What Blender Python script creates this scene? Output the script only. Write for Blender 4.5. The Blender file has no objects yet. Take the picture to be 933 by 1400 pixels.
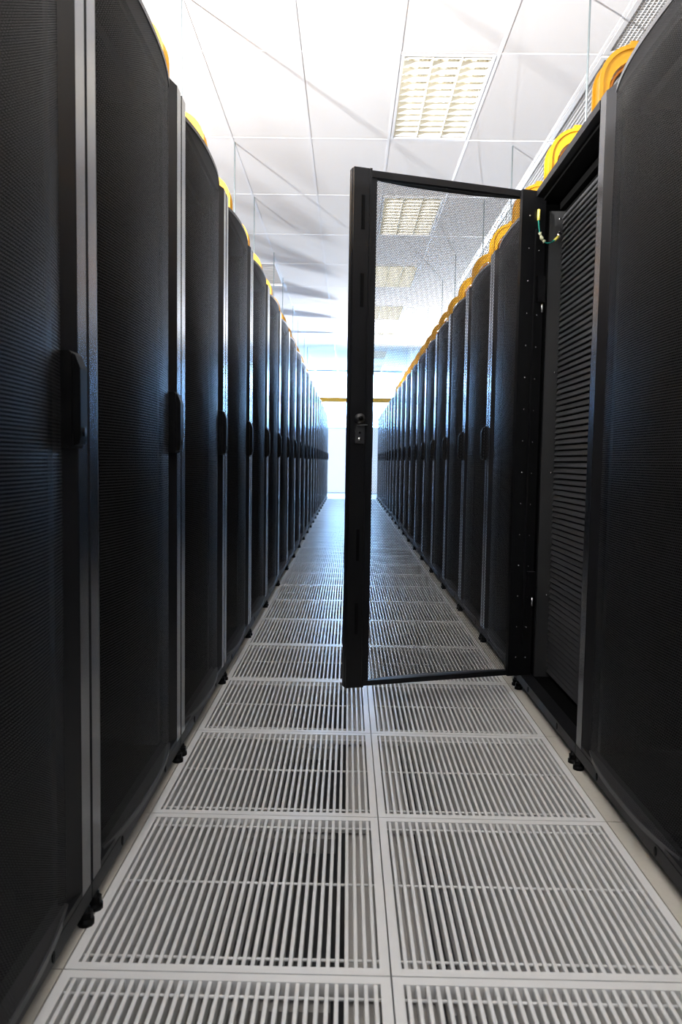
import bpy, math, random
from math import pi, sin, cos, radians
from mathutils import Vector, Matrix

random.seed(4)
scene = bpy.context.scene
COL = scene.collection

# ------------------------------------------------------------------ camera
CAM_H = 0.935
YAW, PITCH, ROLL, FPX = -0.0087337, 0.0695459, 0.0157257, 1007.5
cam_d = bpy.data.cameras.new('camera')
cam = bpy.data.objects.new('camera', cam_d)
COL.objects.link(cam)
fw = Vector((sin(YAW) * cos(PITCH), cos(YAW) * cos(PITCH), -sin(PITCH)))
rt = Vector((cos(YAW), -sin(YAW), 0))
up = rt.cross(fw)
r2 = cos(ROLL) * rt + sin(ROLL) * up
u2 = -sin(ROLL) * rt + cos(ROLL) * up
cam.matrix_world = Matrix(((r2.x, u2.x, -fw.x, 0), (r2.y, u2.y, -fw.y, 0), (r2.z, u2.z, -fw.z, CAM_H), (0, 0, 0, 1)))
cam_d.sensor_fit = 'VERTICAL'
cam_d.sensor_height = 36.0
cam_d.sensor_width = 24.0
cam_d.lens = FPX / 1400 * 36.0
cam_d.clip_start = 0.02
cam_d.clip_end = 100
cam_d.dof.use_dof = True
cam_d.dof.focus_distance = 3.0
cam_d.dof.aperture_fstop = 5.6
scene.camera = cam

# ------------------------------------------------------------------ world, lights, exposure
world = bpy.data.worlds.new('world')
scene.world = world
world.use_nodes = True
world.node_tree.nodes['Background'].inputs[0].default_value = (0.8, 0.88, 1.0, 1)
world.node_tree.nodes['Background'].inputs[1].default_value = 0.0
vs = scene.view_settings
vs.view_transform = 'Standard'
vs.look = 'None'
vs.exposure = 0.0
vs.gamma = 1.0
vs.use_curve_mapping = False
scene.cycles.max_bounces = 10
scene.cycles.diffuse_bounces = 5
scene.cycles.glossy_bounces = 5
scene.cycles.transparent_max_bounces = 24
scene.cycles.sample_clamp_indirect = 6.0


def uplight(name, loc, target, power, color, radius, cone):
    l = bpy.data.lights.new(name, 'SPOT')
    l.energy = power
    l.color = color
    l.shadow_soft_size = radius
    l.spot_size = radians(cone)
    l.spot_blend = 0.6
    o = bpy.data.objects.new(name, l)
    COL.objects.link(o)
    o.location = loc
    o.rotation_euler = (Vector(target) - Vector(loc)).to_track_quat('-Z', 'Y').to_euler()
    return o


# studio uplights on stands: one in each neighbouring aisle, aimed at the ceiling
uplight('uplight', (-3.0, 1.0, 2.2), (-1.6, 2.6, 3.4), 3600, (1.0, 0.985, 0.97), 0.07, 165)
uplight('uplight', (2.9, 14.7, 2.05), (2.0, 13.2, 3.4), 2600, (0.86, 0.92, 1.0), 0.07, 165)
uplight('uplight', (0.0, -1.3, 1.5), (0.0, -0.4, 3.4), 270, (1.0, 0.985, 0.97), 0.4, 150)  # added fill behind the camera to brighten the near ceiling and floor

# ------------------------------------------------------------------ helpers
MATS = {}


def principled(name, base, rough=0.5, metal=0.0, spec=0.5, noise=0.0, nscale=40.0, emit=None, estr=0.0, bump=0.0, coat=0.0):
    m = bpy.data.materials.new(name)
    m.use_nodes = True
    nt = m.node_tree
    b = nt.nodes['Principled BSDF']
    b.inputs['Base Color'].default_value = (*base, 1)
    b.inputs['Roughness'].default_value = rough
    b.inputs['Metallic'].default_value = metal
    b.inputs['Specular IOR Level'].default_value = spec
    b.inputs['Coat Weight'].default_value = coat
    if noise > 0 or bump > 0:
        tc = nt.nodes.new('ShaderNodeTexCoord')
        n = nt.nodes.new('ShaderNodeTexNoise')
        n.inputs['Scale'].default_value = nscale
        n.inputs['Detail'].default_value = 5
        nt.links.new(tc.outputs['Object'], n.inputs['Vector'])
        if noise > 0:
            mr = nt.nodes.new('ShaderNodeMapRange')
            mr.inputs['To Min'].default_value = 1 - noise
            mr.inputs['To Max'].default_value = 1 + noise
            nt.links.new(n.outputs['Fac'], mr.inputs['Value'])
            mx = nt.nodes.new('ShaderNodeVectorMath')
            mx.operation = 'SCALE'
            mx.inputs[0].default_value = base
            nt.links.new(mr.outputs['Result'], mx.inputs['Scale'])
            nt.links.new(mx.outputs['Vector'], b.inputs['Base Color'])
        if bump > 0:
            bp = nt.nodes.new('ShaderNodeBump')
            bp.inputs['Strength'].default_value = bump
            bp.inputs['Distance'].default_value = 0.002
            nt.links.new(n.outputs['Fac'], bp.inputs['Height'])
            nt.links.new(bp.outputs['Normal'], b.inputs['Normal'])
    if emit:
        b.inputs['Emission Color'].default_value = (*emit, 1)
        b.inputs['Emission Strength'].default_value = estr
    MATS[name] = m
    return m


def perforated(name, base, rough, pitch=0.0072, r=0.00322):
    """steel sheet with round holes on a hexagonal grid in the panel's own (y, z) plane"""
    m = principled(name, base, rough, spec=0.2)
    nt = m.node_tree
    b = nt.nodes['Principled BSDF']
    tc = nt.nodes.new('ShaderNodeTexCoord')
    sep = nt.nodes.new('ShaderNodeSeparateXYZ')
    nt.links.new(tc.outputs['Object'], sep.inputs[0])
    ph = pitch * math.sqrt(3)

    def mth(op, a, bb=None):
        n = nt.nodes.new('ShaderNodeMath')
        n.operation = op
        for i, v in enumerate((a, bb)):
            if v is None:
                continue
            if isinstance(v, (int, float)):
                n.inputs[i].default_value = v
            else:
                nt.links.new(v, n.inputs[i])
        return n.outputs[0]
    u = mth('ADD', sep.outputs['Y'], 10 * pitch * 1000)
    v = mth('ADD', sep.outputs['Z'], 10 * ph * 1000)
    un, vn = mth('DIVIDE', u, pitch), mth('DIVIDE', v, ph)

    def dist(off):
        a = mth('MULTIPLY', mth('SUBTRACT', mth('FRACT', mth('ADD', un, off)), 0.5), pitch)
        c = mth('MULTIPLY', mth('SUBTRACT', mth('FRACT', mth('ADD', vn, off)), 0.5), ph)
        return mth('ADD', mth('MULTIPLY', a, a), mth('MULTIPLY', c, c))
    d2 = mth('MINIMUM', dist(0.0), dist(0.5))
    alpha = mth('GREATER_THAN', d2, r * r)
    nt.links.new(alpha, b.inputs['Alpha'])
    return m


principled('black_paint', (0.004, 0.004, 0.0045), 0.38, spec=0.2, noise=0.1, nscale=30)
principled('strip_paint', (0.006, 0.006, 0.007), 0.43, spec=0.2, noise=0.08, nscale=25)
principled('strip_metal', (0.235, 0.235, 0.245), 0.25, metal=1.0, noise=0.05, nscale=25)
principled('shade_black', (0.002, 0.002, 0.002), 0.6, spec=0.05)  # near-black: shade of cabinet interiors and holes put into the colour
principled('black_plastic', (0.002, 0.002, 0.002), 0.5, spec=0.1)
principled('frame_dark', (0.02, 0.02, 0.02), 0.5, spec=0.3)
principled('slat_paint', (0.035, 0.035, 0.037), 0.4, spec=0.6)
principled('rim_paint', (0.04, 0.04, 0.042), 0.4)
principled('lock_grey', (0.02, 0.02, 0.021), 0.4, spec=0.4)
perforated('perforated_steel', (0.018, 0.0175, 0.018), 0.45)
principled('grate_paint', (0.62, 0.61, 0.59), 0.33, noise=0.05, nscale=20)
principled('panel_beige', (0.46, 0.43, 0.37), 0.4, noise=0.08, nscale=60)
principled('subfloor', (0.05, 0.05, 0.05), 0.8)
principled('stringer_steel', (0.42, 0.40, 0.37), 0.5)
principled('ceiling_tile', (0.87, 0.87, 0.88), 0.9, bump=0.15, nscale=300)
principled('grid_white', (0.88, 0.88, 0.89), 0.5)
principled('wall_paint', (0.80, 0.81, 0.83), 0.8)
principled('yellow_plastic', (0.66, 0.33, 0.009), 0.38, noise=0.04, nscale=15)
principled('rod_zinc', (0.45, 0.52, 0.54), 0.35, metal=0.8)
principled('cream_reflector', (0.93, 0.90, 0.78), 0.4, emit=(1.0, 0.9, 0.62), estr=0.0)
principled('louvre_cream', (0.94, 0.92, 0.84), 0.35)
principled('tube_glow', (0.9, 0.9, 0.85), 0.4, emit=(1.0, 0.93, 0.74), estr=1.6)
principled('grille_white', (0.72, 0.72, 0.72), 0.5)
principled('wire_green', (0.0, 0.25, 0.18), 0.4)
principled('lug_yellow', (0.85, 0.70, 0.12), 0.4)
principled('connector_cream', (0.65, 0.66, 0.42), 0.4)
principled('steel_bright', (0.6, 0.6, 0.6), 0.25, metal=1.0)
principled('cable_dark', (0.05, 0.03, 0.02), 0.5)
principled('cable_orange', (0.55, 0.2, 0.02), 0.5)
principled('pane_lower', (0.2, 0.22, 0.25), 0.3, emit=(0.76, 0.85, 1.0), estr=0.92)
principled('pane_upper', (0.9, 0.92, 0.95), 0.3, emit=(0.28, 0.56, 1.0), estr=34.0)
principled('mullion', (0.75, 0.78, 0.82), 0.5)
principled('floor_white', (0.8, 0.8, 0.8), 0.25)


class MB:
    def __init__(self):
        self.v, self.f = [], []

    def add(self, vs_, fs_):
        k = len(self.v)
        self.v += [tuple(p) for p in vs_]
        self.f += [tuple(i + k for i in f) for f in fs_]
        return self

    def box(self, x0, x1, y0, y1, z0, z1, c=0.0):
        if c <= 0:
            vs_ = [(x, y, z) for x in (x0, x1) for y in (y0, y1) for z in (z0, z1)]
            fs_ = [(0, 1, 3, 2), (4, 6, 7, 5), (0, 4, 5, 1), (2, 3, 7, 6), (0, 2, 6, 4), (1, 5, 7, 3)]
            return self.add(vs_, fs_)
        # bevelled on the vertical edges and the top
        ring = [(x0 + c, y0), (x1 - c, y0), (x1, y0 + c), (x1, y1 - c), (x1 - c, y1), (x0 + c, y1), (x0, y1 - c), (x0, y0 + c)]
        rin = [(min(max(x, x0 + c), x1 - c), min(max(y, y0 + c), y1 - c)) for x, y in ring]
        vs_ = [(x, y, z0) for x, y in ring] + [(x, y, z1 - c) for x, y in ring] + [(x0 + c, y0 + c, z1), (x1 - c, y0 + c, z1), (x1 - c, y1 - c, z1), (x0 + c, y1 - c, z1)]
        fs_ = [tuple(range(7, -1, -1))]
        for i in range(8):
            j = (i + 1) % 8
            fs_.append((i, j, j + 8, i + 8))
        cm = {0: 16, 1: 17, 2: 17, 3: 18, 4: 18, 5: 19, 6: 19, 7: 16}
        for i in range(8):
            j = (i + 1) % 8
            if cm[i] == cm[j]:
                fs_.append((i + 8, j + 8, cm[i]))
            else:
                fs_.append((i + 8, j + 8, cm[j], cm[i]))
        fs_.append((16, 17, 18, 19))
        return self.add(vs_, fs_)

    def prism_z(self, poly, z0, z1):
        n = len(poly)
        vs_ = [(x, y, z0) for x, y in poly] + [(x, y, z1) for x, y in poly]
        fs_ = [tuple(range(n - 1, -1, -1)), tuple(range(n, 2 * n))]
        fs_ += [(i, (i + 1) % n, (i + 1) % n + n, i + n) for i in range(n)]
        return self.add(vs_, fs_)

    def prism_y(self, poly, y0, y1):
        n = len(poly)
        vs_ = [(x, y0, z) for x, z in poly] + [(x, y1, z) for x, z in poly]
        fs_ = [tuple(range(n)), tuple(range(2 * n - 1, n - 1, -1))]
        fs_ += [(i + n, (i + 1) % n + n, (i + 1) % n, i) for i in range(n)]
        return self.add(vs_, fs_)

    def band_y(self, outer, inner, y0, y1):
        """ribbon between two open polylines of equal length in (x, z), extruded along y"""
        n = len(outer)
        for i in range(n - 1):
            q = [outer[i], outer[i + 1], inner[i + 1], inner[i]]
            self.prism_y(q, y0, y1)
        return self

    def tube(self, pts, r, n=8, cap=True):
        P = [Vector(p) for p in pts]
        k = len(self.v)
        for i, p in enumerate(P):
            t = (P[min(i + 1, len(P) - 1)] - P[max(i - 1, 0)]).normalized()
            a = Vector((1, 0, 0)) if abs(t.x) < 0.8 else Vector((0, 1, 0))
            s = t.cross(a).normalized()
            q = t.cross(s)
            rr = r[i] if isinstance(r, (list, tuple)) else r
            for j in range(n):
                an = 2 * pi * j / n
                self.v.append(tuple(p + rr * (cos(an) * s + sin(an) * q)))
        for i in range(len(P) - 1):
            for j in range(n):
                a_, b_ = k + i * n + j, k + i * n + (j + 1) % n
                self.f.append((a_, b_, b_ + n, a_ + n))
        if cap:
            self.f.append(tuple(k + j for j in range(n - 1, -1, -1)))
            self.f.append(tuple(k + (len(P) - 1) * n + j for j in range(n)))
        return self

    def mesh(self, name, mat, smooth=False):
        me = bpy.data.meshes.new(name)
        me.from_pydata(self.v, [], self.f)
        me.materials.append(MATS[mat])
        if smooth:
            me.polygons.foreach_set('use_smooth', [True] * len(me.polygons))
        me.update()
        return me

    def obj(self, name, mat, parent=None, smooth=False, loc=(0, 0, 0)):
        return inst(name, self.mesh(name, mat, smooth), parent, loc)


def inst(name, me, parent=None, loc=(0, 0, 0), rot=None):
    o = bpy.data.objects.new(name, me)
    COL.objects.link(o)
    o.location = loc
    if rot:
        o.rotation_euler = rot
    if parent:
        o.parent = parent
    return o


def empty(name, loc=(0, 0, 0), rz=0.0):
    o = bpy.data.objects.new(name, None)
    COL.objects.link(o)
    o.location = loc
    o.rotation_euler = (0, 0, rz)
    o.empty_display_size = 0.1
    return o


def tag(o, label=None, cat=None, group=None, kind=None):
    if label:
        o['label'] = label
    if cat:
        o['category'] = cat
    if group:
        o['group'] = group
    if kind:
        o['kind'] = kind
    return o


def copy_tree(o, parent=None):
    c = o.copy()
    COL.objects.link(c)
    c.parent = parent
    for ch in list(o.children):
        copy_tree(ch, c)
    return c


ORD = ['first', 'second', 'third', 'fourth', 'fifth', 'sixth', 'seventh', 'eighth', 'ninth', 'tenth', 'eleventh', 'twelfth', 'thirteenth',
       'fourteenth', 'fifteenth', 'sixteenth', 'seventeenth', 'eighteenth', 'nineteenth', 'twentieth', 'twenty-first', 'twenty-second']

# ------------------------------------------------------------------ room shell
XC = 0.0936                 # middle seam of the aisle floor
FY0 = 1.2807                # a cross seam of the floor grid
CZ = 3.395                  # ceiling height
CX0, CY0, CDX, CDY = -0.334, 4.63, 0.603, 1.205
RX0, RX1 = CX0 - 6 * CDX, CX0 + 8 * CDX
RY0, RY1 = CY0 - 6 * CDY, 21.3
LX, RXF = -0.508, 0.720     # front planes of the two rack rows
ROW_Y0, PITCHR, NR = 0.64, 0.80, 22
ROW_END = ROW_Y0 + PITCHR * NR

for nm, bx in (('wall_left', (RX0 - 0.1, RX0, RY0, RY1, -0.45, CZ + 0.1)), ('wall_right', (RX1, RX1 + 0.1, RY0, RY1, -0.45, CZ + 0.1)),
               ('wall_back', (RX0, RX1, RY0 - 0.1, RY0, -0.45, CZ + 0.1))):
    tag(MB().box(*bx).obj(nm, 'wall_paint'), kind='structure')

# end wall: glazed from side to side
wf = MB().box(RX0, RX1, RY1 + 0.06, RY1 + 0.16, -0.45, CZ + 0.1).obj('wall_front', 'wall_paint')
tag(wf, kind='structure')
win = empty('window_1', (0, RY1, 0))
tag(win, 'pale glowing panels closing the far end of the aisle', kind='structure')
edges = [RX0 + 0.02 + i * (RX1 - RX0 - 0.04) / 8 for i in range(9)]
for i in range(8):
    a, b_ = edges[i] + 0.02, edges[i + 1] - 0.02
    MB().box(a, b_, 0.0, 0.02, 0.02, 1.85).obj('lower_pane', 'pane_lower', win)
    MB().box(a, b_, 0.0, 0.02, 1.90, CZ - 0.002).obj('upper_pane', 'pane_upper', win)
for e in edges:
    MB().box(e - 0.02, e + 0.02, -0.02, 0.05, 0.0, CZ - 0.005).obj('mullion', 'mullion', win)
for z in (0.0, 1.85):
    MB().box(RX0 + 0.02, RX1 - 0.02, -0.015, 0.05, z, z + (0.05 if z == 1.85 else 0.02)).obj('transom', 'mullion', win)

# ------------------------------------------------------------------ floor
floor = empty('floor')
tag(floor, 'raised computer room floor with slotted white grates in the aisle', kind='structure')
MB().box(RX0, RX1, RY0, RY1, -0.55, -0.45).obj('subfloor', 'subfloor', floor)

G = 0.0015
fr = MB()
h = 0.3 - G
FWD = 0.019
for (x0, x1, y0, y1) in ((-h, h, -h, -h + FWD), (-h, h, h - FWD, h), (-h, -h + FWD, -h + FWD, h - FWD), (h - FWD, h, -h + FWD, h - FWD)):
    fr.box(x0, x1, y0, y1, -0.034, 0.0)
frame_me = fr.mesh('floor_grate', 'grate_paint')
NB = 32
open_w = 2 * (h - FWD)
bpitch = open_w / NB
bar_me = MB().box(-0.0039, 0.0039, -(h - FWD), h - FWD, -0.030, -0.0008, 0.0012).mesh('bar', 'grate_paint')
allb = MB()
for i in range(NB):
    x = -(h - FWD) + bpitch * (i + 0.5)
    allb.box(x - 0.0039, x + 0.0039, -(h - FWD), h - FWD, -0.030, -0.0008)
allb_me = allb.mesh('bars', 'grate_paint')
rod_me = MB().tube([(-(h - FWD), 0, 0), (h - FWD, 0, 0)], 0.0032, 6).mesh('cross_rod', 'grate_paint', True)
solid_me = MB().box(-h, h, -h, h, -0.034, 0.0).mesh('floor_panel', 'panel_beige')
solid_white_me = MB().box(-h, h, -h, h, -0.034, 0.0).mesh('floor_panel', 'floor_white')
J0, J1 = -3, 29
jend = int((ROW_END - FY0) / 0.6)
for j in range(J0, 34):
    yc = FY0 + 0.6 * j + 0.3
    if yc > RY1 - 0.25:
        break
    for i in range(-7, 7):
        xc = XC + 0.6 * i + 0.3
        if xc < RX0 + 0.3 or xc > RX1 - 0.3:
            continue
        if i in (-1, 0) and j < jend:
            t = inst('floor_grate', frame_me, floor, (xc, yc, 0))
            if -1 <= j <= 3:
                for k in range(NB):
                    inst('bar', bar_me, t, (-(h - FWD) + bpitch * (k + 0.5), 0, 0))
            else:
                tag(inst('bars', allb_me, t), kind='stuff')
            for yy in (-0.25, 0.0, 0.25):
                inst('cross_rod', rod_me, t, (0, yy, -0.008))
        elif i in (-2, 1) or j >= jend:
            inst('floor_panel', solid_white_me if j >= jend else solid_me, floor, (xc, yc, 0))
# stringers and pedestals of the raised floor
smb_len = 18.0
for x, sw in ((XC - 0.6, 0.03), (XC, 0.085), (XC + 0.6, 0.03)):
    MB().box(x - sw, x + sw, RY0 + 0.1, FY0 + smb_len, -0.09, -0.040).obj('stringer', 'stringer_steel', floor)
cross_me = MB().box(-0.45, 0.45, -0.04, 0.04, -0.08, -0.041).mesh('cross_stringer', 'stringer_steel')
ped_me = MB().tube([(0, 0, -0.45), (0, 0, -0.09)], 0.025, 8).mesh('pedestal', 'stringer_steel', True)
for j in range(-2, jend + 1):
    y = FY0 + 0.6 * j
    for s in (-1, 1):
        o = inst('cross_stringer', cross_me, floor, (XC + s * 0.335, y, 0))
        o.scale.x = 0.5
    inst('pedestal', ped_me, floor, (XC, y, 0))

# ------------------------------------------------------------------ ceiling
ceil = empty('ceiling')
tag(ceil, 'white suspended tile ceiling above the rack rows', kind='structure')
LIGHT_ROWS = [-2, 0, 2, 4, 6, 8, 10, 12]
ct_me = MB().box(-CDX / 2 + 0.0005, CDX / 2 - 0.0005, -CDY / 2 + 0.0005, CDY / 2 - 0.0005, 0, 0.02).mesh('ceiling_tile', 'ceiling_tile')
GRILLE_ROWS = [-2, -1, 0, 1, 2, 3, 4]
VENT = (-2, 4)
for r in range(-6, 14):
    for c in range(-6, 8):
        if c == 1 and r in LIGHT_ROWS:
            continue
        if c == 3 and r in GRILLE_ROWS:
            continue
        if (c, r) == VENT:
            continue
        x, y = CX0 + CDX * (c + 0.5), CY0 + CDY * (r + 0.5)
        if y + CDY / 2 > RY1 + 0.02:
            continue
        inst('ceiling_tile', ct_me, ceil, (x, y, CZ + 0.0005))
gl = MB().box(-0.010, 0.010, RY0, RY1, 0, 0.0065).mesh('grid_bar', 'grid_white')
for c in range(-5, 8):
    inst('grid_bar', gl, ceil, (CX0 + CDX * c, 0, CZ - 0.002))
gc = MB().box(RX0, RX1, -0.009, 0.009, 0, 0.0055).mesh('grid_bar', 'grid_white')
for r in range(-5, 14):
    inst('grid_bar', gc, ceil, (0, CY0 + CDY * r, CZ - 0.001))
MB().box(RX0, RX1, RY0, RY1, CZ + 0.14, CZ + 0.2).obj('slab', 'wall_paint', ceil)

# ------------------------------------------------------------------ ceiling lights
def make_light():
    root = empty('ceiling_light')
    W, L, D = 0.287, 0.588, 0.085
    f = MB()
    for (x0, x1, y0, y1) in ((-W, W, -L, -L + 0.018), (-W, W, L - 0.018, L), (-W, -W + 0.018, -L + 0.018, L - 0.018), (W - 0.018, W, -L + 0.018, L - 0.018)):
        f.box(x0, x1, y0, y1, -0.004, D)
    f.box(-W, W, -L, L, D, D + 0.01)
    f.obj('housing', 'grid_white', root)
    cw = 2 * (W - 0.018) / 3
    for i in range(3):
        xc = -W + 0.018 + cw * (i + 0.5)
        # curved reflector trough
        outer, inner = [], []
        for k in range(9):
            a = pi * k / 8
            outer.append((xc - cos(a) * cw * 0.49, 0.012 + sin(a) * 0.068))
            inner.append((xc - cos(a) * cw * 0.485, 0.010 + sin(a) * 0.066))
        MB().band_y(outer, inner, -L + 0.019, L - 0.019).obj('reflector', 'cream_reflector', root, True)
        MB().tube([(xc, -L + 0.05, 0.05), (xc, L - 0.05, 0.05)], 0.013, 10).obj('tube', 'tube_glow', root, True)
        for k in range(13):
            y = -L + 0.05 + k * (2 * L - 0.1) / 12
            MB().add([(xc - cw * 0.47, y - 0.001, 0.0), (xc + cw * 0.47, y - 0.001, 0.0), (xc + cw * 0.47, y - 0.006, 0.034), (xc - cw * 0.47, y - 0.006, 0.034),
                      (xc - cw * 0.47, y + 0.001, 0.0), (xc + cw * 0.47, y + 0.001, 0.0), (xc + cw * 0.47, y + 0.006, 0.034), (xc - cw * 0.47, y + 0.006, 0.034)],
                     [(0, 1, 2, 3), (7, 6, 5, 4), (0, 4, 5, 1), (3, 2, 6, 7), (0, 3, 7, 4), (1, 5, 6, 2)]).obj('blade', 'louvre_cream', root)
    for i in (1, 2):
        x = -W + 0.018 + cw * i
        MB().prism_y([(x - 0.002, 0.0), (x + 0.002, 0.0), (x + 0.010, 0.034), (x - 0.010, 0.034)], -L + 0.019, L - 0.019).obj('divider', 'louvre_cream', root)
    return root


lp = make_light()
place = {-2: 'nearest the camera, above the closed near racks', 0: 'large in view, above the open mesh door', 2: 'seen through the top of the open mesh door',
         4: 'second one seen through the open mesh door', 6: 'third one seen through the open mesh door', 8: 'fourth one seen through the open mesh door',
         10: 'fifth one along, seen faintly through the mesh door', 12: 'farthest, close to the end of the aisle'}
for n, r in enumerate(LIGHT_ROWS):
    o = lp if n == 0 else copy_tree(lp)
    o.location = (CX0 + CDX * 1.5, CY0 + CDY * (r + 0.5), CZ)
    tag(o, 'recessed ceiling light with cream louvres, ' + place[r], 'ceiling light', 'recessed ceiling lights above the aisle')

# egg-crate air grilles along the right side of the ceiling
def make_grille():
    root = empty('air_grille')
    W, L = CDX / 2 - 0.013, CDY / 2 - 0.013
    f = MB()
    for (x0, x1, y0, y1) in ((-W, W, -L, -L + 0.03), (-W, W, L - 0.03, L), (-W, -W + 0.03, -L + 0.03, L - 0.03), (W - 0.03, W, -L + 0.03, L - 0.03)):
        f.box(x0, x1, y0, y1, -0.006, 0.02)
    f.obj('frame', 'grille_white', root)
    g = MB()
    nx, ny = 22, 46
    for i in range(1, nx):
        x = -W + 0.03 + (2 * W - 0.06) * i / nx
        g.box(x - 0.002, x + 0.002, -L + 0.03, L - 0.03, 0.0, 0.016)
    for i in range(1, ny):
        y = -L + 0.03 + (2 * L - 0.06) * i / ny
        g.box(-W + 0.03, W - 0.03, y - 0.0015, y + 0.0015, 0.001, 0.015)
    tag(g.obj('lattice', 'grille_white', root), kind='stuff')
    return root


gp = make_grille()
gplace = ['first along, above the closed rack at the right edge', 'second along, beside the nearest hanger rod', 'third along, behind the yellow spillway of the open rack',
          'fourth along, behind the open door hinge', 'fifth along, past the open rack', 'sixth along, small above the far racks', 'last and farthest of the row']
for n, r in enumerate(GRILLE_ROWS):
    o = gp if n == 0 else copy_tree(gp)
    o.location = (CX0 + CDX * 3.5, CY0 + CDY * (r + 0.5), CZ)
    tag(o, 'white lattice ceiling air grille, ' + gplace[n], 'air grille', 'ceiling air grilles above the right row')

vent = empty('ceiling_vent', (CX0 + CDX * (VENT[0] + 0.5), CY0 + CDY * (VENT[1] + 0.5), CZ))
tag(vent, 'slatted white ceiling vent above the left row of racks', 'ceiling vent')
f = MB()
W, L = CDX / 2 - 0.013, CDY / 2 - 0.013
for (x0, x1, y0, y1) in ((-W, W, -L, -L + 0.02), (-W, W, L - 0.02, L), (-W, -W + 0.02, -L + 0.02, L - 0.02), (W - 0.02, W, -L + 0.02, L - 0.02)):
    f.box(x0, x1, y0, y1, -0.004, 0.06)
f.box(-W, W, -L, L, 0.06, 0.07)
f.obj('frame', 'grid_white', vent)
sl = MB().add([(-W + 0.02, -0.035, 0.0), (W - 0.02, -0.035, 0.0), (W - 0.02, 0.02, 0.035), (-W + 0.02, 0.02, 0.035),
               (-W + 0.02, -0.035, 0.004), (W - 0.02, -0.035, 0.004), (W - 0.02, 0.02, 0.039), (-W + 0.02, 0.02, 0.039)],
              [(3, 2, 1, 0), (4, 5, 6, 7), (0, 1, 5, 4), (2, 3, 7, 6), (0, 4, 7, 3), (1, 2, 6, 5)]).mesh('slat', 'grid_white')
for k in range(11):
    inst('slat', sl, vent, (0, -L + 0.07 + k * (2 * L - 0.14) / 10, 0.006))

# ------------------------------------------------------------------ server racks
ZB, ZD, ZT = 0.035, 0.0715, 2.0
HINGE_Y = -0.396
DW = 0.792


def bow_x(y):
    return 0.014 - 0.027 * (abs(y + 0.0015) / 0.30) ** 2.4


BN = 28
BY = [-0.30 + 0.597 * i / BN for i in range(BN + 1)]


def sh(poly):
    """profile given in rack coordinates -> door coordinates (origin on the hinge)"""
    return [(x, y - HINGE_Y) for x, y in poly]


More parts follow.
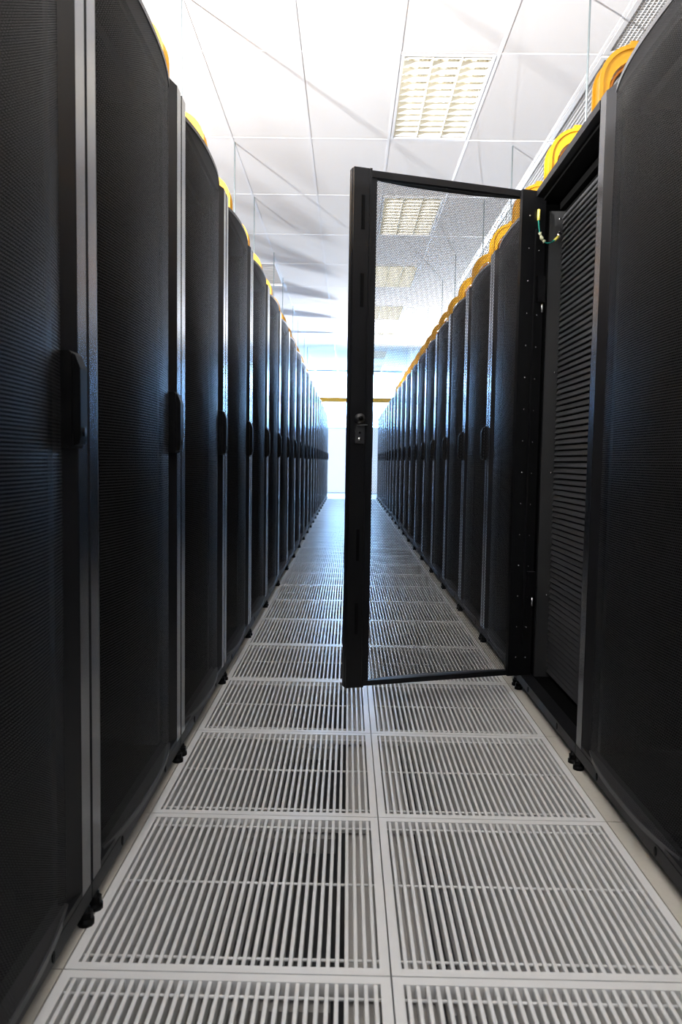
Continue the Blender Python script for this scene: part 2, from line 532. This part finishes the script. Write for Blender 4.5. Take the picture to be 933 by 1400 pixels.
def make_door(inner_detail):
    d = MB()
    b = 0.003
    d.prism_z(sh([(-0.03, -0.396), (-0.03, -0.302), (-0.014, -0.302), (-0.0015, -0.344), (0.0, -0.347), (0.0, -0.396 + b), (-b, -0.396)]), ZD, ZT)
    d.prism_z(sh([(-0.03, 0.396), (-b, 0.396), (0.0, 0.396 - b), (0.0, 0.347), (-0.0015, 0.344), (-0.014, 0.299), (-0.03, 0.299)]), ZD, ZT)
    d.box(-0.03, 0.0, -0.347 - HINGE_Y, 0.347 - HINGE_Y, ZD, 0.084)
    d.box(-0.03, -0.015, -0.302 - HINGE_Y, 0.299 - HINGE_Y, 1.976, 1.988)
    door = d.obj('door', 'strip_paint')
    door.data.materials.append(MATS['strip_metal'])
    for pl in door.data.polygons:
        if abs(pl.normal.x) > 0.5 and pl.area > 0.05 and abs(pl.center.x) < 0.0002:
            pl.material_index = 1
    p = MB()
    n = BN + 1
    for dx in (0.0, -0.0015):
        q = []
        for z in (0.086, 1.980):
            for y in BY:
                q.append((bow_x(y) + dx, y - HINGE_Y, z))
        p.add(q, [(i, i + 1, i + 1 + n, i + n) for i in range(BN)])
    p.obj('perforated_panel', 'perforated_steel', door, True)
    for z0, z1, dx in ((0.076, 0.090, 0.003), (1.972, 1.985, 0.002)):
        rim = MB()
        for i in range(BN):
            y0, y1 = BY[i], BY[i + 1]
            rim.prism_z(sh([(-0.016, y0), (bow_x(y0) + dx, y0), (bow_x(y1) + dx, y1), (-0.016, y1)][::-1]), z0, z1)
        rim.obj('panel_rim', 'rim_paint', door)
    # swing handle near the free edge
    hz0, hz1, hy = 0.950, 1.125, 0.318
    hb = MB().prism_y([(-0.012, hz0), (0.006, hz0), (0.008, hz0 + 0.004), (0.008, hz1 - 0.004), (0.004, hz1), (-0.012, hz1)], hy - 0.026 - HINGE_Y, hy + 0.030 - HINGE_Y)
    handle = hb.obj('handle', 'black_plastic', door)
    MB().prism_y([(0.006, hz0 + 0.004), (0.018, hz0 + 0.008), (0.021, hz0 + 0.025), (0.021, hz1 - 0.030), (0.012, hz1 - 0.006), (0.006, hz1 - 0.002)],
                 hy - 0.017 - HINGE_Y, hy + 0.017 - HINGE_Y).obj('lever', 'black_plastic', handle)
    MB().tube([(0.018, hy - HINGE_Y, hz0 + 0.03), (0.023, hy - HINGE_Y, hz0 + 0.03)], 0.009, 10).obj('button', 'black_plastic', handle, True)
    if inner_detail:
        # inside face of the door
        io = MB()
        io.box(-0.050, -0.03, 0.722, 0.790, 0.0725, 1.998)
        io.box(-0.054, -0.050, 0.722, 0.730, 0.0725, 1.998)
        io.obj('stile', 'black_paint', door)
        io = MB()
        io.box(-0.05, -0.03, 0.0, 0.104, 0.0725, 1.998)
        io.box(-0.062, -0.05, 0.040, 0.046, 0.2, 1.85)
        io.obj('stile', 'black_paint', door)
        MB().box(-0.036, -0.0155, 0.104, 0.722, 1.974, 1.998).obj('rail', 'black_paint', door)
        MB().box(-0.036, -0.0155, 0.104, 0.722, 0.0725, 0.092).obj('rail', 'black_paint', door)
        for zc in (1.84, 1.56, 0.62, 0.34):
            MB().box(-0.0535, -0.05, 0.748, 0.760, zc - 0.06, zc + 0.06).obj('slot_shade', 'shade_black', door)  # raised near-black strips, painted shade of the slots in the stile
        lk = MB().box(-0.062, -0.05, 0.738, 0.772, 1.0, 1.072).obj('lock', 'lock_grey', door)
        MB().tube([(-0.05, 0.756, 1.092), (-0.070, 0.756, 1.092)], 0.018, 16).obj('cylinder', 'lock_grey', lk, True)
        MB().tube([(-0.07, 0.756, 1.092), (-0.073, 0.756, 1.092)], 0.009, 12).obj('keyway', 'shade_black', lk, True)
        MB().box(-0.074, -0.062, 0.730, 0.772, 1.066, 1.070).obj('latch_plate', 'steel_bright', lk)
        MB().tube([(-0.062, 0.758, 1.016), (-0.066, 0.758, 1.016)], 0.006, 10).obj('screw', 'steel_bright', lk, True)
        MB().tube([(-0.062, 0.756, 1.040), (-0.0635, 0.756, 1.040)], 0.004, 10).obj('screw', 'shade_black', lk, True)
        sc = MB().tube([(-0.050, 0, 0), (-0.0525, 0, 0)], 0.0026, 8).mesh('screw', 'steel_bright', True)
        for k in range(15):
            z = 1.90 - 0.125 * k
            inst('screw', sc, door, (0, 0.070, z))
            inst('screw', sc, door, (0, 0.026, z - 0.004))
        for z in (1.62, 0.45):
            hg = MB().box(-0.070, -0.05, 0.004, 0.034, z - 0.05, z + 0.05).obj('hinge', 'black_paint', door)
            MB().tube([(-0.064, 0.012, z - 0.09), (-0.064, 0.012, z - 0.055)], 0.005, 8).obj('pin', 'steel_bright', hg, True)
    return door


def make_rack():
    root = empty('server_rack')
    c = MB()
    c.box(-1.0, -0.036, -0.398, -0.380, ZB, 1.985)
    c.box(-1.0, -0.036, 0.380, 0.398, ZB, 1.985)
    c.box(-1.0, -0.985, -0.38, 0.38, ZB, 1.985)
    c.box(-0.985, -0.0305, -0.38, 0.38, 1.965, 1.985)
    c.box(-0.985, -0.036, -0.38, 0.38, ZB, 0.06)
    c.obj('cabinet', 'shade_black', root)
    pm = MB().box(-0.135, -0.060, -0.012, 0.012, 0.06, 1.93).mesh('frame_post', 'shade_black')  # interior shade painted onto the posts behind closed doors
    inst('frame_post', pm, root, (0, -0.362, 0))
    inst('frame_post', pm, root, (0, 0.362, 0))
    MB().box(-0.135, -0.10, -0.35, 0.35, 1.935, 1.965).obj('header', 'shade_black', root)
    pl = MB().box(-0.05, 0.0, -0.398, 0.398, ZB, 0.069).obj('plinth', 'strip_paint', root)
    hole_shade = MB()
    n = 10
    ring = [(0.006 * cos(2 * pi * k / n), 0.011 * sin(2 * pi * k / n)) for k in range(n)]
    hole_shade.add([(0.002, a, c) for a, c in ring] + [(-0.004, a, c) for a, c in ring], [tuple(range(n))] + [(i, i + n, (i + 1) % n + n, (i + 1) % n) for i in range(n)])
    plm = hole_shade.mesh('hole_shade', 'shade_black')  # dark oval caps stand in for the shade in the plinth holes
    for y in (-0.2, 0.2):
        inst('hole_shade', plm, pl, (0, y, 0.052))
    foot = MB().tube([(0, 0, 0), (0, 0, 0.010), (0, 0, 0.012), (0, 0, 0.035)], [0.017, 0.017, 0.009, 0.009], 12).mesh('levelling_foot', 'black_plastic', True)
    nut = MB().tube([(0, 0, 0.014), (0, 0, 0.026)], 0.0145, 6).mesh('nut', 'black_plastic')
    for y in (-0.374, 0.374):
        for x in (-0.004, -0.93):
            ft = inst('levelling_foot', foot, root, (x, y, 0))
            inst('nut', nut, ft)
    return root


rack0 = make_rack()
door0 = make_door(False)
door0.parent = rack0
door0.location = (0, HINGE_Y, 0)
OPEN_K = 2
first = True
for side in ('left', 'right'):
    for k in range(NR):
        yc = ROW_Y0 + PITCHR * (k + 0.5)
        is_open = side == 'right' and k == OPEN_K
        if is_open:
            continue
        r = rack0 if first else copy_tree(rack0)
        first = False
        r.location = (LX if side == 'left' else RXF, yc, 0)
        r.rotation_euler = (0, 0, 0 if side == 'left' else pi)
        if k == 0:
            lab = 'black mesh-door server rack %s at the %s edge' % ('standing large' if side == 'left' else 'barely in view', side)
        elif side == 'right' and k == 1:
            lab = 'black server rack with closed bowed mesh door, just nearer than the open rack'
        elif side == 'right' and k == 3:
            lab = 'black server rack with closed mesh door, directly behind the open door'
        elif k == NR - 1:
            lab = 'black server rack at the far glowing end of the %s row' % side
        else:
            lab = 'black server rack with closed mesh door, %s from the camera in the %s row' % (ORD[k], side)
        tag(r, lab, 'server rack', 'black server racks in the %s row' % side)

# the rack standing open
orack = empty('server_rack', (RXF, ROW_Y0 + PITCHR * (OPEN_K + 0.5), 0), pi)
tag(orack, 'black server rack with its mesh door swung open into the aisle', 'server rack', 'black server racks in the right row')
for ch in list(rack0.children):
    if ch.name.startswith('door'):
        continue
    cc = copy_tree(ch, orack)
    if cc.name.startswith('frame_post'):
        cc.data = cc.data.copy()
        cc.data.materials[0] = MATS['frame_dark']
od = make_door(True)
od.parent = orack
od.location = (-0.026, HINGE_Y + 0.012, 0)
od.rotation_euler = (0, 0, radians(-73))
MB().box(-0.036, 0.0, -0.396, 0.396, 1.975, 2.0).obj('top_rail', 'strip_paint', orack)
MB().box(-0.128, -0.122, -0.345, 0.345, 0.065, 1.935).obj('back_sheet', 'shade_black', orack)
slat_me = MB().prism_y([(-0.1215, 0.0), (-0.1215, 0.016), (-0.115, 0.0165), (-0.113, 0.0155), (-0.107, 0.001), (-0.108, -0.0015), (-0.112, -0.002)], -0.342, 0.342).mesh('slat', 'slat_paint')
for k in range(83):
    inst('slat', slat_me, orack, (0, 0, 0.085 + 0.0221 * k))
scw = MB().tube([(-0.10, -0.350, 0), (-0.10, -0.3475, 0)], 0.003, 8).mesh('screw', 'steel_bright', True)
for z in (1.90, 1.85, 1.3, 0.9, 0.4):
    inst('screw', scw, orack, (0, 0, z))
# earth wire from the door to the rack post
orack_m = Matrix.Translation((RXF, ROW_Y0 + PITCHR * (OPEN_K + 0.5), 0)) @ Matrix.Rotation(pi, 4, 'Z')
door_m = orack_m @ Matrix.Translation(od.location) @ Matrix.Rotation(radians(-73), 4, 'Z')
A = door_m @ Vector((-0.056, 0.034, 1.925))
Bp = orack_m @ Vector((-0.098, -0.344, 1.835))
inv = orack_m.inverted()


def bez(p0, p1, p2, p3, n=16):
    return [((1 - t) ** 3 * p0 + 3 * (1 - t) ** 2 * t * p1 + 3 * (1 - t) * t * t * p2 + t ** 3 * p3) for t in [i / n for i in range(n + 1)]]


A, Bp = inv @ A, inv @ Bp
path = bez(A, A + Vector((0.01, 0.01, -0.12)), (A + Bp) / 2 + Vector((0.015, 0.02, -0.12)), Bp)
wire = MB().tube(path, 0.0028, 8).obj('earth_wire', 'wire_green', orack, True)
tag(wire, 'green earth wire with yellow lugs')
MB().tube(path[0:3], 0.0055, 8).obj('lug', 'lug_yellow', wire, True)
MB().tube(path[-3:], 0.0055, 8).obj('lug', 'lug_yellow', wire, True)
MB().tube(path[6:9], [0.0045, 0.008, 0.0045], 8).obj('connector', 'connector_cream', wire, True)
MB().tube(path[5:7], [0.008, 0.004], 8).obj('connector', 'connector_cream', wire, True)
MB().tube(path[8:10], [0.004, 0.008], 8).obj('connector', 'connector_cream', wire, True)
MB().tube([tuple(Bp), tuple(Bp + Vector((0, 0.006, 0)))], 0.010, 12).obj('washer', 'steel_bright', wire, True)

# ------------------------------------------------------------------ yellow cable troughs hung above the racks
ROD_Y = []
for n in range(6):
    ROD_Y += [2.88 + 3.04 * n, 4.08 + 3.04 * n]
ROD_Y = [y for y in ROD_Y if y < ROW_END - 0.2]


def arch_profile(off, topw=1.0):
    """outer (off=0) or inset outline of the spillway in (x toward the aisle, z)"""
    pts = []
    lx, top, R = 0.180 - off, 2.740 - off * topw, 0.150 - off * 0.7
    pts.append((lx, 2.40))
    pts.append((lx, 2.48))
    for k in range(11):
        a = pi / 2 * k / 10
        pts.append((lx - R + R * cos(a), top - R + R * sin(a)))
    lx2 = -0.07 + off * 0.8
    R2 = 0.06
    for k in range(7):
        a = pi / 2 + pi / 2 * k / 6
        pts.append((lx2 + R2 + R2 * cos(a), top - R2 + R2 * sin(a)))
    pts.append((lx2, 2.52))
    pts.append((lx2, 2.44))
    return pts


arch = MB()
arch.band_y(arch_profile(0.010), arch_profile(0.046, 1.35), -0.042, 0.042)
for s in (-1, 1):
    arch.band_y(arch_profile(0.0), arch_profile(0.016), s * 0.047 - 0.006, s * 0.047 + 0.006)
arch_me = arch.mesh('spillway', 'yellow_plastic')
clip_me = MB().box(0.005, 0.045, -0.03, 0.03, 2.728, 2.765).box(0.02, 0.035, -0.05, -0.03, 2.715, 2.775).mesh('clip', 'yellow_plastic')
cab = MB()
cabs = []
for q in range(3):
    pr = arch_profile(0.056 + 0.006 * (q % 2), 1.3)
    m_ = MB().tube([(x, -0.022 + 0.022 * q, z) for x, z in pr], 0.0065, 6, True).mesh('cable', 'cable_orange' if q == 2 else 'cable_dark', True)
    cabs.append(m_)


def make_trough(xc, sgn, arch_ys, label, dz, ax):
    root = empty('cable_trough', (xc, 0, dz))
    tag(root, label, 'cable trough', 'yellow cable troughs above the racks')
    t = MB()
    y0, y1 = 0.4, ROW_END + 0.42
    t.box(-0.12, 0.12, y0, y1, 2.36, 2.366)
    t.box(-0.12, -0.114, y0, y1, 2.366, 2.455)
    t.box(0.114, 0.12, y0, y1, 2.366, 2.455)
    t.obj('channel', 'yellow_plastic', root)
    for y in arch_ys:
        s = inst('spillway', arch_me, root, (ax, y, 0), (0, 0, 0 if sgn > 0 else pi))
        inst('clip', clip_me, s)
        for cm in cabs:
            inst('cable', cm, s)
    rm = MB().tube([(0, 0, 2.33), (0, 0, CZ - dz)], 0.0055, 8).mesh('hanger_rod', 'rod_zinc', True)
    br = MB().box(-0.14, 0.14, -0.02, 0.02, 2.335, 2.36).mesh('bracket', 'rod_zinc')
    for y in ROD_Y:
        inst('hanger_rod', rm, root, (0, y, 0))
        inst('bracket', br, root, (0, y, 0))
    return root


make_trough(-0.925, 1, [2.98 - 0.80 + 0.80 * k for k in range(20)], 'yellow plastic cable trough with spillways hung above the left row of racks', -0.10, 0.010)
make_trough(1.238, -1, [3.36 - 0.80 + 0.80 * k for k in range(19)], 'yellow plastic cable trough with spillways hung above the right row of racks', 0.0, 0.0)
ct = empty('cable_trough', (0.15, ROW_END + 0.3, 0))
tag(ct, 'yellow cable trough crossing the aisle at its far end', 'cable trough', 'yellow cable troughs above the racks')
t = MB()
t.box(-0.94, 0.96, -0.12, 0.12, 2.39, 2.396)
t.box(-0.94, 0.96, -0.12, -0.114, 2.396, 2.50)
t.box(-0.94, 0.96, 0.114, 0.12, 2.396, 2.50)
t.obj('channel', 'yellow_plastic', ct)
